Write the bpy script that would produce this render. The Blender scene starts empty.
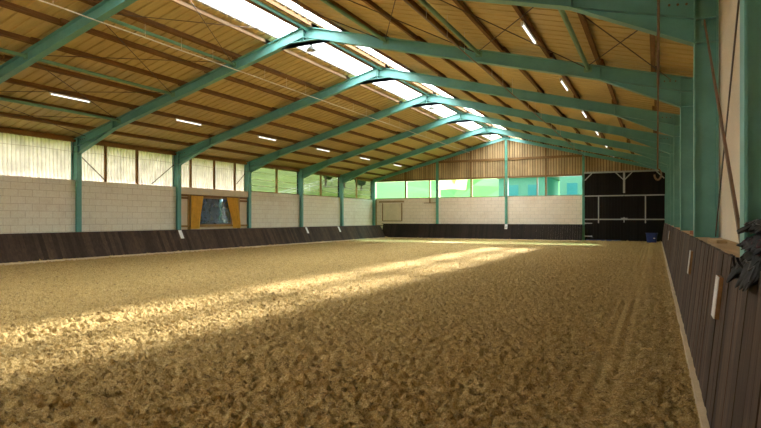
import bpy, math, random
import numpy as np
from mathutils import Vector, Matrix, noise as mnoise

random.seed(7); rng = np.random.default_rng(11)
S = bpy.context.scene
COL = S.collection

# ------------------------------------------------------------------ helpers
class MB:
    """collects shapes for ONE mesh"""
    def __init__(self): self.v = []; self.f = []; self.sm = []
    def add(self, vs, fs, smooth=False):
        b = len(self.v); self.v += [tuple(p) for p in vs]
        for q in fs:
            self.f.append(tuple(b + i for i in q)); self.sm.append(smooth)
    def box(self, x0, x1, y0, y1, z0, z1):
        x0, x1 = sorted((x0, x1)); y0, y1 = sorted((y0, y1)); z0, z1 = sorted((z0, z1))
        self.add([(x0,y0,z0),(x1,y0,z0),(x1,y1,z0),(x0,y1,z0),(x0,y0,z1),(x1,y0,z1),(x1,y1,z1),(x0,y1,z1)],
                 [(0,3,2,1),(4,5,6,7),(0,1,5,4),(1,2,6,5),(2,3,7,6),(3,0,4,7)])
    def prism(self, poly, a0, a1, axis='y'):
        """polygon extruded along an axis: poly is (x,z) for y, (y,z) for x, (x,y) for z"""
        n = len(poly)
        ar = sum(poly[i][0]*poly[(i+1)%n][1]-poly[(i+1)%n][0]*poly[i][1] for i in range(n))
        if ar < 0: poly = poly[::-1]
        def P(p, a):
            return (p[0], a, p[1]) if axis == 'y' else ((a, p[0], p[1]) if axis == 'x' else (p[0], p[1], a))
        vs = [P(p, a0) for p in poly] + [P(p, a1) for p in poly]
        fs = [tuple(range(n)), tuple(range(2*n-1, n-1, -1))]
        fs += [(i, n+i, n+(i+1)%n, (i+1)%n) for i in range(n)]
        if axis != 'y': fs = [q[::-1] for q in fs]
        self.add(vs, fs)
    def bar(self, p, q, w, h, up=(0,0,1)):
        """rectangular bar from p to q, w across, h along 'up'"""
        p = Vector(p); q = Vector(q); d = (q-p).normalized(); u = Vector(up)
        s = d.cross(u)
        if s.length < 1e-4: s = d.cross(Vector((1,0,0)))
        s.normalize(); u = s.cross(d).normalized()
        c = []
        for e in (p, q):
            for a, b in ((-1,-1),(1,-1),(1,1),(-1,1)): c.append(e + s*(a*w/2) + u*(b*h/2))
        self.add(c, [(0,3,2,1)[::-1],(4,5,6,7)[::-1],(0,1,5,4)[::-1],(1,2,6,5)[::-1],(2,3,7,6)[::-1],(3,0,4,7)[::-1]])
    def tube(self, pts, r, n=8, caps=True):
        pts = [Vector(p) for p in pts]; m = len(pts)
        rs = r if isinstance(r, (list, tuple)) else [r]*m
        vs = []; ref = None
        for i, p in enumerate(pts):
            d = (pts[min(i+1, m-1)] - pts[max(i-1, 0)]).normalized()
            if ref is None:
                ref = d.cross(Vector((0,0,1)))
                if ref.length < 1e-3: ref = d.cross(Vector((1,0,0)))
            a = (ref - d*ref.dot(d)).normalized(); b = d.cross(a); ref = a
            for k in range(n):
                t = 2*math.pi*k/n
                vs.append(p + (a*math.cos(t) + b*math.sin(t))*rs[i])
        fs = []
        for i in range(m-1):
            for k in range(n):
                fs.append((i*n+k, i*n+(k+1)%n, (i+1)*n+(k+1)%n, (i+1)*n+k))
        self.add(vs, fs, True)
        if caps:
            self.add(vs[:n], [tuple(range(n))[::-1]]); self.add(vs[-n:], [tuple(range(n))])
    def lathe(self, prof, c=(0,0,0), n=24):
        """profile of (r,z)"""
        vs = [(c[0]+r*math.cos(2*math.pi*k/n), c[1]+r*math.sin(2*math.pi*k/n), c[2]+z) for r, z in prof for k in range(n)]
        fs = [(i*n+k, i*n+(k+1)%n, (i+1)*n+(k+1)%n, (i+1)*n+k) for i in range(len(prof)-1) for k in range(n)]
        self.add(vs, fs, True)
    def grid(self, P, smooth=True, flip=False):
        """P[i][j] -> point"""
        n = len(P); m = len(P[0]); vs = [p for r in P for p in r]
        fs = [(i*m+j, (i+1)*m+j, (i+1)*m+j+1, i*m+j+1) for i in range(n-1) for j in range(m-1)]
        if flip: fs = [q[::-1] for q in fs]
        self.add(vs, fs, smooth)
    def build(self, name, mat, parent=None, loc=(0,0,0), rot=None):
        me = bpy.data.meshes.new(name)
        o = bpy.data.objects.new(name, me); COL.objects.link(o)
        base = Vector(loc)
        if parent is not None: base = base + ORG.get(parent.name, Vector((0,0,0)))
        me.from_pydata([(p[0]-base.x, p[1]-base.y, p[2]-base.z) for p in self.v], [], self.f)
        me.polygons.foreach_set('use_smooth', self.sm)
        me.update()
        if mat: me.materials.append(mat)
        if parent is not None:
            o.parent = parent; o.location = (0,0,0) if loc == (0,0,0) else Vector(loc)
            ORG[o.name] = base
        else:
            o.location = base; ORG[o.name] = base
        return o
ORG = {}

def tag(o, label=None, cat=None, group=None, kind=None):
    if label: o['label'] = label
    if cat: o['category'] = cat
    if group: o['group'] = group
    if kind: o['kind'] = kind
    return o
def thing(name, loc, label, cat, group=None, kind=None):
    o = bpy.data.objects.new(name, None); COL.objects.link(o); o.location = loc
    o.empty_display_size = .1
    ORG[o.name] = Vector(loc)
    return tag(o, label, cat, group, kind)
def copy_tree(o, loc, label=None):
    c = o.copy(); COL.objects.link(c); c.location = loc
    if label: c['label'] = label
    for ch in list(o.children):
        k = ch.copy(); COL.objects.link(k); k.parent = c
        for g in list(ch.children):
            q = g.copy(); COL.objects.link(q); q.parent = k
    return c
ORD = ['first','second','third','fourth','fifth','sixth','seventh','eighth','ninth','tenth']

# ------------------------------------------------------------------ materials
class NT:
    def __init__(self, name):
        self.m = bpy.data.materials.new(name); self.m.use_nodes = True
        self.t = self.m.node_tree; self.t.nodes.clear()
        self.out = self.n('ShaderNodeOutputMaterial')
    def n(self, typ, **kw):
        nd = self.t.nodes.new(typ)
        for k, v in kw.items():
            if hasattr(nd, k) and k not in ('Color',): setattr(nd, k, v)
            else: nd.inputs[k].default_value = v
        return nd
    def l(self, a, b): self.t.links.new(a, b)
    def coord(self, swz=None, scale=(1,1,1)):
        tc = self.n('ShaderNodeTexCoord').outputs['Object']
        if swz:
            s = self.n('ShaderNodeSeparateXYZ'); self.l(tc, s.inputs[0])
            c = self.n('ShaderNodeCombineXYZ')
            for i, ch in enumerate(swz):
                if ch in 'xyz': self.l(s.outputs['xyz'.index(ch)], c.inputs[i])
            tc = c.outputs[0]
        mp = self.n('ShaderNodeMapping'); mp.inputs['Scale'].default_value = scale
        self.l(tc, mp.inputs['Vector'])
        return mp.outputs[0]
    def noise(self, vec, scale, detail=4, rough=.6, dist=0):
        nd = self.n('ShaderNodeTexNoise'); nd.inputs['Scale'].default_value = scale
        nd.inputs['Detail'].default_value = detail; nd.inputs['Roughness'].default_value = rough
        nd.inputs['Distortion'].default_value = dist
        self.l(vec, nd.inputs['Vector']); return nd.outputs['Fac']
    def ramp(self, fac, stops):
        r = self.n('ShaderNodeValToRGB'); e = r.color_ramp.elements
        while len(e) < len(stops): e.new(.5)
        for i, (p, c) in enumerate(stops):
            e[i].position = p; e[i].color = (c[0], c[1], c[2], 1) if not isinstance(c, float) else (c, c, c, 1)
        self.l(fac, r.inputs[0]); return r.outputs[0]
    def mix(self, fac, a, b, mode='MIX'):
        m = self.n('ShaderNodeMix', data_type='RGBA', blend_type=mode)
        for s, v in ((m.inputs[0], fac), (m.inputs[6], a), (m.inputs[7], b)):
            if isinstance(v, (float, int)): s.default_value = v
            elif isinstance(v, tuple): s.default_value = (v[0], v[1], v[2], 1)
            else: self.l(v, s)
        return m.outputs[2]
    def bump(self, h, strength=.3, dist=.02):
        b = self.n('ShaderNodeBump'); b.inputs['Strength'].default_value = strength; b.inputs['Distance'].default_value = dist
        self.l(h, b.inputs['Height']); return b.outputs[0]
    def bsdf(self, col, rough=.6, bump=None, metal=0, spec=.5):
        p = self.n('ShaderNodeBsdfPrincipled')
        for k, v in (('Base Color', col), ('Roughness', rough)):
            if isinstance(v, (float, int)): p.inputs[k].default_value = v
            elif isinstance(v, tuple): p.inputs[k].default_value = (v[0], v[1], v[2], 1)
            else: self.l(v, p.inputs[k])
        p.inputs['Metallic'].default_value = metal
        p.inputs['Specular IOR Level'].default_value = spec
        if bump is not None: self.l(bump, p.inputs['Normal'])
        return p.outputs[0]
    def done(self, sh):
        self.l(sh, self.out.inputs[0]); return self.m

def sc(c, k): return (c[0]*k, c[1]*k, c[2]*k)
def mottled(name, c, amt=.25, scale=3, rough=.6, bump=.1, swz=None, stretch=(1,1,1), fine=40, metal=0, spec=.5):
    t = NT(name); v = t.coord(swz, stretch)
    n1 = t.noise(v, scale, 5, .65); n2 = t.noise(v, fine, 3)
    c1 = t.ramp(n1, [(.25, sc(c, 1-amt)), (.75, sc(c, 1+amt))])
    c2 = t.mix(.25, c1, t.ramp(n2, [(.3, sc(c, .6)), (.7, sc(c, 1.3))]))
    return t.done(t.bsdf(c2, rough, t.bump(n2, bump, .01), metal, spec))

def steel_paint(name, c):
    t = NT(name); v = t.coord()
    n1 = t.noise(v, 1.3, 5, .7); n2 = t.noise(v, 25, 3, .7)
    col = t.ramp(n1, [(.25, sc(c, .78)), (.7, sc(c, 1.12))])
    rust = t.ramp(n2, [(.70, 0.0), (.8, .55)])
    col = t.mix(rust, col, (.16, .11, .06))
    return t.done(t.bsdf(col, .45, t.bump(n2, .06, .005)))
def wood(name, c, axis='y', amt=.45, rough=.75, gscale=9, plank=0.):
    st = {'x': (.06,1,1), 'y': (1,.06,1), 'z': (1,1,.06)}[axis]
    t = NT(name); v = t.coord(None, st); w = t.coord()
    g = t.noise(v, gscale*2.2, 6, .7, .6); b = t.noise(w, 1.1, 4, .6)
    col = t.ramp(g, [(.25, sc(c, 1-amt)), (.55, c), (.8, sc(c, 1+amt))])
    col = t.mix(t.ramp(b, [(.35, 0.0), (.7, .6)]), col, sc(c, .55))
    if plank:                                  # every plank has weathered differently
        ge = t.n('ShaderNodeNewGeometry')
        col = t.mix(1.0, col, t.ramp(ge.outputs['Random Per Island'], [(0., 1-plank), (1., 1.0)]), 'MULTIPLY')
    return t.done(t.bsdf(col, rough, t.bump(g, .25, .008), 0, .3))
def transl(name, c, transp, tl, gl=.04, tcol=(1,1,1), noise_amt=.15, swz=None):
    """weathered translucent sheet: part clear, part scattering"""
    t = NT(name); v = t.coord()
    n = t.noise(v, 2.0, 4, .7)
    col = t.ramp(n, [(.25, sc(c, 1-noise_amt)), (.75, c)])
    tr = t.n('ShaderNodeBsdfTransparent'); tr.inputs[0].default_value = (*tcol, 1)
    tn = t.n('ShaderNodeBsdfTranslucent'); t.l(col, tn.inputs[0])
    df = t.n('ShaderNodeBsdfDiffuse'); t.l(col, df.inputs[0])
    m1 = t.n('ShaderNodeMixShader'); m1.inputs[0].default_value = 1-tl
    t.l(tn.outputs[0], m1.inputs[1]); t.l(df.outputs[0], m1.inputs[2])
    m2 = t.n('ShaderNodeMixShader'); m2.inputs[0].default_value = transp
    t.l(m1.outputs[0], m2.inputs[1]); t.l(tr.outputs[0], m2.inputs[2])
    g = t.n('ShaderNodeBsdfGlossy'); g.inputs['Roughness'].default_value = .15
    m3 = t.n('ShaderNodeMixShader'); m3.inputs[0].default_value = gl
    t.l(m2.outputs[0], m3.inputs[1]); t.l(g.outputs[0], m3.inputs[2])
    return t.done(m3.outputs[0])
def emis(name, c, s):
    t = NT(name); e = t.n('ShaderNodeEmission'); e.inputs[0].default_value = (*c, 1); e.inputs[1].default_value = s
    return t.done(e.outputs[0])

def sand_mat():
    t = NT('arena_sand'); v = t.coord()
    a = t.noise(v, .35, 4, .6); b = t.noise(v, 7, 5, .75); c = t.noise(v, 60, 4, .8); d = t.noise(v, 170, 2, .6)
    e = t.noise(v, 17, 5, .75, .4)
    base = t.ramp(b, [(.3, (.32,.21,.072)), (.5, (.52,.347,.113)), (.72, (.62,.45,.17))])
    fine = t.ramp(c, [(.38, (.10,.062,.020)), (.5, (.52,.347,.113)), (.61, (.86,.69,.36))])
    col = t.mix(.55, base, fine)
    col = t.mix(t.ramp(a, [(.35, 0.0), (.7, .3)]), col, (.38,.26,.08))
    col = t.mix(t.ramp(e, [(.54, 0.0), (.62, .72)]), col, (.13,.082,.027))     # pit shadows painted into the sand colour, along with dark moist clumps
    speck = t.ramp(d, [(.64, 0.0), (.70, .8)])
    col = t.mix(speck, col, (.85,.72,.45))
    h = t.mix(.5, c, b)
    return t.done(t.bsdf(col, .95, t.bump(h, 1.0, .05), 0, .15))

def brick_mat(name, swz, c1, c2, mortar, bw=.5, rh=.25, stain=(.45,.33,.19)):
    t = NT(name); v = t.coord(swz)
    w = t.coord()
    br = t.n('ShaderNodeTexBrick'); t.l(v, br.inputs['Vector'])
    br.inputs['Scale'].default_value = 1; br.inputs['Brick Width'].default_value = bw; br.inputs['Row Height'].default_value = rh
    br.inputs['Mortar Size'].default_value = .008; br.inputs['Mortar Smooth'].default_value = .3; br.inputs['Bias'].default_value = -.2
    br.inputs['Color1'].default_value = (*c1, 1); br.inputs['Color2'].default_value = (*c2, 1); br.inputs['Mortar'].default_value = (*mortar, 1)
    n = t.noise(w, .9, 6, .75); n2 = t.noise(w, 14, 4, .7)
    col = t.mix(t.ramp(n, [(.52, 0.0), (.85, .4)]), br.outputs['Color'], stain)
    col = t.mix(t.ramp(n2, [(.4, 0.0), (.75, .3)]), col, sc(stain, 1.3))
    h = t.mix(.3, br.outputs['Fac'], n2)
    inv = t.n('ShaderNodeInvert'); t.l(h, inv.inputs['Color'])
    return t.done(t.bsdf(col, .85, t.bump(inv.outputs[0], .5, .01), 0, .2))

M = {}
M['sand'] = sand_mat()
M['teal'] = steel_paint('teal_paint', (.15,.40,.36))
M['teal_tube'] = steel_paint('pale_green_paint', (.17,.36,.22))
M['gable_green'] = steel_paint('dark_green_paint', (.12,.36,.25))
M['purlin'] = wood('purlin_wood', (.23,.115,.04), 'y', .6)
M['paletimber'] = wood('pale_timber', (.42,.27,.15), 'y', .2)
M['oak'] = wood('golden_timber', (.46,.28,.10), 'z', .3)
M['girt'] = wood('girt_timber', (.30,.16,.06), 'x', .35)
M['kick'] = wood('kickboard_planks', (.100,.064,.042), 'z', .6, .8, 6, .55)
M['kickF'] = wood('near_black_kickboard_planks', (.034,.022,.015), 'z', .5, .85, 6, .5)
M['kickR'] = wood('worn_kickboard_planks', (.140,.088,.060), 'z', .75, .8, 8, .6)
M['ledge'] = wood('ledge_boards', (.46,.32,.17), 'y', .3)
M['kerb'] = mottled('sandy_kerb', (.62,.49,.30), .25, 2, .9, .3)
M['blockL'] = brick_mat('cream_block_left', 'yz', (.95,.90,.76), (.91,.85,.70), (.66,.58,.45))
M['blockG'] = brick_mat('cream_block_gable', 'xz', (.86,.74,.62), (.82,.69,.57), (.56,.48,.40))
M['render'] = mottled('cream_render', (.80,.69,.52), .1, 1.2, .85, .1)
M['plank_panel'] = mottled('cream_panel', (.74,.62,.45), .15, 2, .8, .1)
def roof_mat():
    t = NT('ochre_roof_lining'); v = t.coord(None, (.15,1,.15)); w = t.coord()
    g = t.noise(v, 9, 5, .7); b = t.noise(w, .5, 4, .6)
    col = t.ramp(g, [(.25, (.50,.37,.140)), (.75, (.67,.51,.22))])
    col = t.mix(t.ramp(b, [(.4, 0.0), (.7, .35)]), col, (.40,.285,.11))
    return t.done(t.bsdf(col, .55, t.bump(g, .05, .005), 0, .4))
M['roof'] = roof_mat()
M['rooftop'] = mottled('grey_roof_sheet', (.30,.28,.26), .15, 1)
M['skylight'] = transl('clear_skylight_sheet', (.92,.92,.88), .80, .80, .03)
M['fibre'] = transl('white_fibreglass_sheet', (.75,.685,.63), .0, .75, .03, noise_amt=.35)
M['gablesheet'] = wood('tan_cladding_boards', (.70,.48,.24), 'z', .25, .75, 9, .35)
M['gablegap'] = wood('dark_backing', (.20,.11,.045), 'z', .3)
M['pane'] = transl('dimming_tint_pane', (.02,.025,.015), .92, .5, .02, (.36,.38,.33))  # absorbing tint put into the panes to dim the bright view outside
M['net'] = transl('green_windbreak_net', (.01,.17,.095), .86, .55, 0.0, (.19,.38,.275))
M['white'] = mottled('white_plate', (.80,.80,.78), .08, 5, .5, .05)
M['letter'] = mottled('black_lettering', (.03,.03,.03), .1, 5, .5, .0)
M['pipe'] = mottled('pale_pipe', (.66,.62,.52), .1, 3, .5, .05)
M['wire'] = mottled('dull_wire', (.28,.22,.16), .1, 3, .5, .05)
M['rod'] = mottled('dark_rod', (.10,.065,.04), .2, 3, .6, .05)
M['rust'] = mottled('rusty_steel', (.20,.115,.055), .35, 4, .7, .15)
M['rope'] = mottled('brown_rope', (.17,.10,.05), .3, 30, .9, .4)
M['galv'] = mottled('galvanised_steel', (.42,.43,.41), .2, 8, .45, .05, metal=.4)
M['doorboard'] = wood('black_door_boards', (.014,.010,.009), 'z', .5, .95, 9, .5)
M['lamp'] = mottled('grey_lamp_enamel', (.36,.38,.37), .15, 6, .4, .05)
M['bulb'] = mottled('frosted_bulb', (.85,.83,.75), .05, 6, .3, 0)
M['housing'] = mottled('lamp_housing', (.70,.70,.66), .05, 6, .5, 0)
M['tubelight'] = emis('fluorescent_tube', (1,.98,.90), .22)
def mirror_mat():
    t = NT('dusty_mirror_glass'); v = t.coord()
    g = t.n('ShaderNodeBsdfGlossy'); g.inputs[0].default_value = (.50,.66,.86,1); g.inputs['Roughness'].default_value = .035
    d = t.n('ShaderNodeBsdfDiffuse'); d.inputs[0].default_value = (.24,.32,.42,1)
    m = t.n('ShaderNodeMixShader')
    f = t.ramp(t.noise(v, 4, 5, .7), [(.3, .25), (.75, .7)]); t.l(f, m.inputs[0])
    t.l(g.outputs[0], m.inputs[1]); t.l(d.outputs[0], m.inputs[2]); return t.done(m.outputs[0])
M['mirror'] = mirror_mat()
M['curtain'] = mottled('mustard_curtain', (.74,.44,.07), .2, 4, .85, .2)
M['blue'] = mottled('blue_plastic', (.012,.035,.16), .15, 6, .45, .05)
M['rug'] = mottled('black_rug_cloth', (.0050,.0050,.0058), .3, 8, .85, .3)
M['rug2'] = mottled('charcoal_rug_cloth', (.010,.010,.0115), .3, 8, .85, .3)
M['binding'] = mottled('grey_binding', (.075,.072,.068), .2, 12, .7, .1)
M['redbind'] = mottled('dark_red_binding', (.06,.006,.012), .2, 12, .7, .1)
M['brick'] = mottled('red_brick', (.36,.14,.075), .3, 12, .9, .3)
M['grass'] = mottled('meadow_grass', (.115,.165,.014), .55, .10, .95, .3, fine=3)
M['leaf'] = mottled('tree_leaves', (.022,.050,.018), .45, 1.2, .9, .4, fine=8)
M['bark'] = mottled('tree_bark', (.12,.085,.06), .3, 5, .9, .4)
M['housewall'] = mottled('house_render', (.17,.18,.19), .06, 1, .85, .05)
M['houseroof'] = mottled('house_roof_tiles', (.30,.12,.08), .2, 6, .8, .1)
M['housewin'] = mottled('house_window_glass', (.05,.12,.22), .1, 2, .15, 0)
M['fence'] = mottled('white_fence_paint', (.80,.80,.78), .08, 5, .6, .05)

# ------------------------------------------------------------------ dimensions
XC = -9.45; DR, DL = 9.94, 10.20; SL = .261; ZR = 7.22
YF = lambda n: 14.154 + (n-1)*5.0            # roof frame n; n=6 is the far gable
YB, YG = -5.9, 39.33                         # rear wall, face of the far gable
def top(d): return ZR - SL*d
def X(side, d): return XC + side*d           # side +1 right, -1 left
SIDE = {1: 'right', -1: 'left'}

# ------------------------------------------------------------------ sand floor
def tile(n, size, lo, hi, seed):
    r = np.random.default_rng(seed); w = np.fft.fft2(r.standard_normal((n, n)))
    k = np.fft.fftfreq(n, size/n); kk = np.hypot(*np.meshgrid(k, k)); kk[0,0] = 1e-9
    flt = np.exp(-(kk*lo)**2*1.2) * (1-np.exp(-(kk*hi)**2*1.2)) * kk**-.6
    h = np.real(np.fft.ifft2(w*flt)); return h/h.std()
def samp(T, size, x, y):
    n = T.shape[0]; u = np.mod(x/size, 1)*n; v = np.mod(y/size, 1)*n
    i = np.floor(u).astype(int); j = np.floor(v).astype(int); a = u-i; b = v-j
    i0, i1, j0, j1 = i%n, (i+1)%n, j%n, (j+1)%n
    return T[i0,j0]*(1-a)*(1-b)+T[i1,j0]*a*(1-b)+T[i0,j1]*(1-a)*b+T[i1,j1]*a*b
T1 = tile(640, 9.0, .03, .15, 1); T2 = tile(512, 17.0, .16, .8, 2)
def add_pits(T, size, count, seed):
    r = np.random.default_rng(seed); n = T.shape[0]; px = size/n
    g = int(.22/px); yy, xx = np.mgrid[-g:g+1, -g:g+1]*px
    for _ in range(count):
        rad = r.uniform(.045, .085); dx, dy = r.uniform(-.03, .03, 2)
        q = np.hypot(xx-dx, (yy-dy)*r.uniform(.75, 1.25))/rad
        pit = -1.5*np.exp(-q**2*1.4) + .75*np.exp(-(q-1.35)**2*5)
        i = (np.arange(-g, g+1)+r.integers(n))%n; j = (np.arange(-g, g+1)+r.integers(n))%n
        T[np.ix_(i, j)] += pit*r.uniform(.5, 1.2)
add_pits(T1, 9.0, 1300, 3)
xs = np.concatenate([np.arange(-18.62, -11, .045), np.arange(-11, .441, .025)])
ys = np.concatenate([np.arange(-5.9, 1.5, .2), np.arange(1.5, 9, .023), np.arange(9, 16, .035), np.arange(16, 25, .06), np.arange(25, 38.75, .10)])
XX, YY = np.meshgrid(xs, ys, indexing='ij')
c_, s_ = math.cos(.6), math.sin(.6)
ZZ = .023*samp(T1, 9.0, XX*c_+YY*s_, -XX*s_+YY*c_) +   .004*samp(T2, 17.0, XX, YY)
trk = np.exp(-((XX+.38)/.34)**2)               # raked, ridden track along the right kickboard
ZZ = ZZ*(1-.6*trk) + trk*(.012*np.sin(XX*2*math.pi/.15)*(.6+.25*samp(T2, 17.0, XX*.1, YY*.08)) - .012)
ZZ += .02*np.exp(-((XX-.30)/.12)**2) + .09*np.exp(-((XX+18.5)/.30)**2) + .07*np.exp(-((YY-38.5)/.3)**2)
me = bpy.data.meshes.new('floor'); nx, ny = XX.shape
me.vertices.add(nx*ny); me.vertices.foreach_set('co', np.stack([XX, YY, ZZ], -1).astype(np.float32).ravel())
idx = np.arange(nx*ny).reshape(nx, ny)
q = np.stack([idx[:-1,:-1], idx[1:,:-1], idx[1:,1:], idx[:-1,1:]], -1).reshape(-1, 4)
me.loops.add(q.size); me.loops.foreach_set('vertex_index', q.ravel().astype(np.int32))
me.polygons.add(len(q)); me.polygons.foreach_set('loop_start', (np.arange(len(q))*4).astype(np.int32))
me.polygons.foreach_set('loop_total', np.full(len(q), 4, np.int32))
me.update(calc_edges=True); me.validate()
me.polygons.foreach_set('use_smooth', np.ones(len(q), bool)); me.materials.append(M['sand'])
fl = bpy.data.objects.new('floor', me); COL.objects.link(fl)
tag(fl, 'churned ochre sand riding surface covering the hall floor', 'floor', kind='structure')

# ------------------------------------------------------------------ shell: walls
XWL, XWR = XC-DL-.21, XC+DR+.31
ZW0, ZW1 = 2.95, 4.40
def struct(o, label, cat): return tag(o, label, cat, kind='structure')
m = MB()
m.box(XWL-.24, XWL, YB, YF(2)+.1, -.3, ZW0); m.box(XWL-.24, XWL, YF(3)-.1, YG+.2, -.3, ZW0)
m.box(XWL-.24, XWL-.12, YF(2)+.1, YF(3)-.1, -.3, ZW0)
wl = m.build('wall_left', M['blockL']); struct(wl, 'cream painted block wall along the left side of the hall', 'wall')
m = MB(); m.box(XWL-.30, XWL+.02, YB, YG+.1, ZW1, 4.58)
m.build('eave_beam', M['girt'], wl)
m = MB(); m.box(XWR, XWR+.24, YB, YG+.2, -.3, top(DR+.37)+.15)
struct(m.build('wall_right', M['render']), 'cream rendered wall behind the right hand columns', 'wall')
m = MB(); m.box(XWL-.24, XWR+.24, YB-.24, YB, -.3, 4.4)
m.prism([(XWL-.24,4.4),(XWR+.24,4.4),(XWR+.24,4.5),(XC,ZR+.15),(XWL-.24,4.5)], YB-.24, YB)
struct(m.build('wall_rear', M['blockG']), 'cream block wall behind the viewer', 'wall')
ZG0, ZG1 = 3.02, 4.33
XD = -4.26                                     # left jamb of the far door
m = MB(); m.box(XWL, XD, YG, YG+.22, -.3, ZG0)
wg = m.build('wall_far', M['blockG']); struct(wg, 'cream block wall across the far gable below the green netting', 'wall')
# ribbed yellowed cladding of the far gable
m = MB(); x = XWL; lowz = lambda xx: 4.42 if xx < XD else 4.50
while x < XWR-.05:
    w = min(.13, XWR-x)
    m.prism([(x,lowz(x+.1)),(x+w,lowz(x+.1)),(x+w,top(abs(x+w-XC))+.13),(x,top(abs(x-XC))+.13)], YG+.055, YG+.10); x += .175
m.build('cladding_boards', M['gablesheet'], wg)
m = MB(); m.prism([(XWL,4.40),(XD,4.40),(XD,4.48),(XWR,4.48),(XWR,top(XWR-XC)+.14),(XC,ZR+.14),(XWL,top(XC-XWL)+.14)], YG+.125, YG+.16)
m.build('cladding_backing', M['gablegap'], wg)
m = MB(); m.box(XWL, XWR, YG-.02, YG+.05, 5.58, 5.74); m.build('girt', M['girt'], wg)
m = MB(); m.box(XWL, XD, YG-.02, YG+.10, ZG1, ZG1+.12)
m.build('girt', M['girt'], wg)
for px in (-17.15, -12.0, -6.75, -2.0):
    m = MB(); m.box(px-.05, px+.05, YG-.015, YG+.06, 4.42, top(abs(px-XC))+.1); m.build('stud', M['girt'], wg)
# blocked-up hatch and small shelves on the gable
m = MB(); m.box(-19.05, -17.44, YG-.012, YG, 1.34, 2.64); h = m.build('boarded_hatch', M['plank_panel'])
tag(h, 'pale boarded hatch on the far wall near the left corner', 'hatch')
for q in ((-19.10,-19.03,1.30,2.68),(-17.47,-17.40,1.30,2.68),(-19.03,-17.47,1.28,1.335)):
    m = MB(); m.box(q[0],q[1],YG-.03,YG-.001,q[2],q[3]); m.build('hatch_frame', M['girt'], h)
m = MB(); m.box(-19.36,-17.24,YG-.05,YG-.001,2.72,2.86); m.build('lintel', M['paletimber'], h)
m = MB(); m.box(-15.6,-14.66,YG-.10,YG-.001,2.63,2.68)
sh = m.build('shelf_board', M['girt']); tag(sh, 'short timber ledge on the far wall left of second gable post', 'shelf')
m = MB(); m.box(-15.18,-15.10,YG-.06,YG-.001,2.68,3.0); m.build('bracket', M['girt'], sh)
m = MB(); m.box(-19.72,-19.58,YG-.07,YG-.001,0,2.98)
tag(m.build('timber_post', M['oak']), 'golden timber post in the far left corner of the hall', 'post')

# ------------------------------------------------------------------ ceiling (ribbed lining) with open skylight strips
OH = .85
def lining(side, d0, d1, mb):
    """underside with narrow upstanding ribs, flat weather sheet above"""
    y = YB-.5; row = []
    while y < YG+.6:
        row += [(y,0),(y+.26,0),(y+.278,.035),(y+.312,.035),(y+.33,0)]; y += .33
    A = [(X(side,d0), yy, top(d0)+.12+dz) for yy, dz in row]; B = [(X(side,d1), yy, top(d1)+.12+dz) for yy, dz in row]
    mb.grid([A, B], False, side > 0)
def topsheet(side, d0, d1, mb):
    a0, a1 = X(side,d0), X(side,d1)
    mb.prism([(a0, top(d0)+.17),(a1, top(d1)+.17),(a1, top(d1)+.21),(a0, top(d0)+.21)], YB-.5, YG+.6)
mu, mt = MB(), MB()
SK0, SK1 = .27, 1.14
for sd in (1,-1):
    lining(sd, SK1, 10.3+OH, mu); topsheet(sd, SK1, 10.3+OH, mt)
    lining(sd, 0, SK0 if sd < 0 else .36, mu); topsheet(sd, 0, SK0 if sd < 0 else .36, mt)
ce = mu.build('ceiling', M['roof']); struct(ce, 'ochre ribbed roof lining over both slopes of the hall', 'ceiling')
mt.build('roof_sheet', M['rooftop'], ce)

# skylight sheets, one per bay and slope
bays = [(-2,-1),(-1,0),(0,1),(1,2),(2,3),(3,4),(4,5),(5,6)]
BW = {-1:'behind the nearest frame', 0:'between first and second frames', 1:'between second and third frames', 2:'between third and fourth frames',
      3:'between fourth and fifth frames', 4:'between fifth and sixth frames', 5:'between sixth and seventh frames', 6:'between seventh frame and far gable'}
# frame n=-1 is the nearest one in view, so ordinals run from there
def bay_label(a):                              # bay from frame a to a+1
    k = a+1
    return 'roof bay nearest the viewer' if k < 0 else '%s roof bay counted from the viewer' % ORD[k]
for sd in (1,-1):
    for a, b in [(-2,-1)]+bays[1:]:
        y0 = YF(a) if a > -2 else YB-.4; y1 = YF(b) if b < 6 else YG+.5
        if a == -2: y1 = YF(-1)
        m = MB(); n = int((y1-y0)/.12); A=[];B=[]
        for i in range(n+1):
            yy = y0+.02+(y1-y0-.04)*i/n; dz = .012*math.cos(math.pi*i)
            A.append((X(sd,SK0-.06), yy, top(SK0-.06)+.23+dz)); B.append((X(sd,SK1+.10), yy, top(SK1+.10)+.23+dz))
        m.grid([A,B], False, sd > 0)
        o = m.build('skylight', M['skylight'])
        tag(o, 'clear skylight strip %s of the ridge, %s' % (SIDE[sd], bay_label(a) if a > -2 else 'behind the nearest roof frame'), 'skylight', 'skylight strips along the ridge')
    

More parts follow.
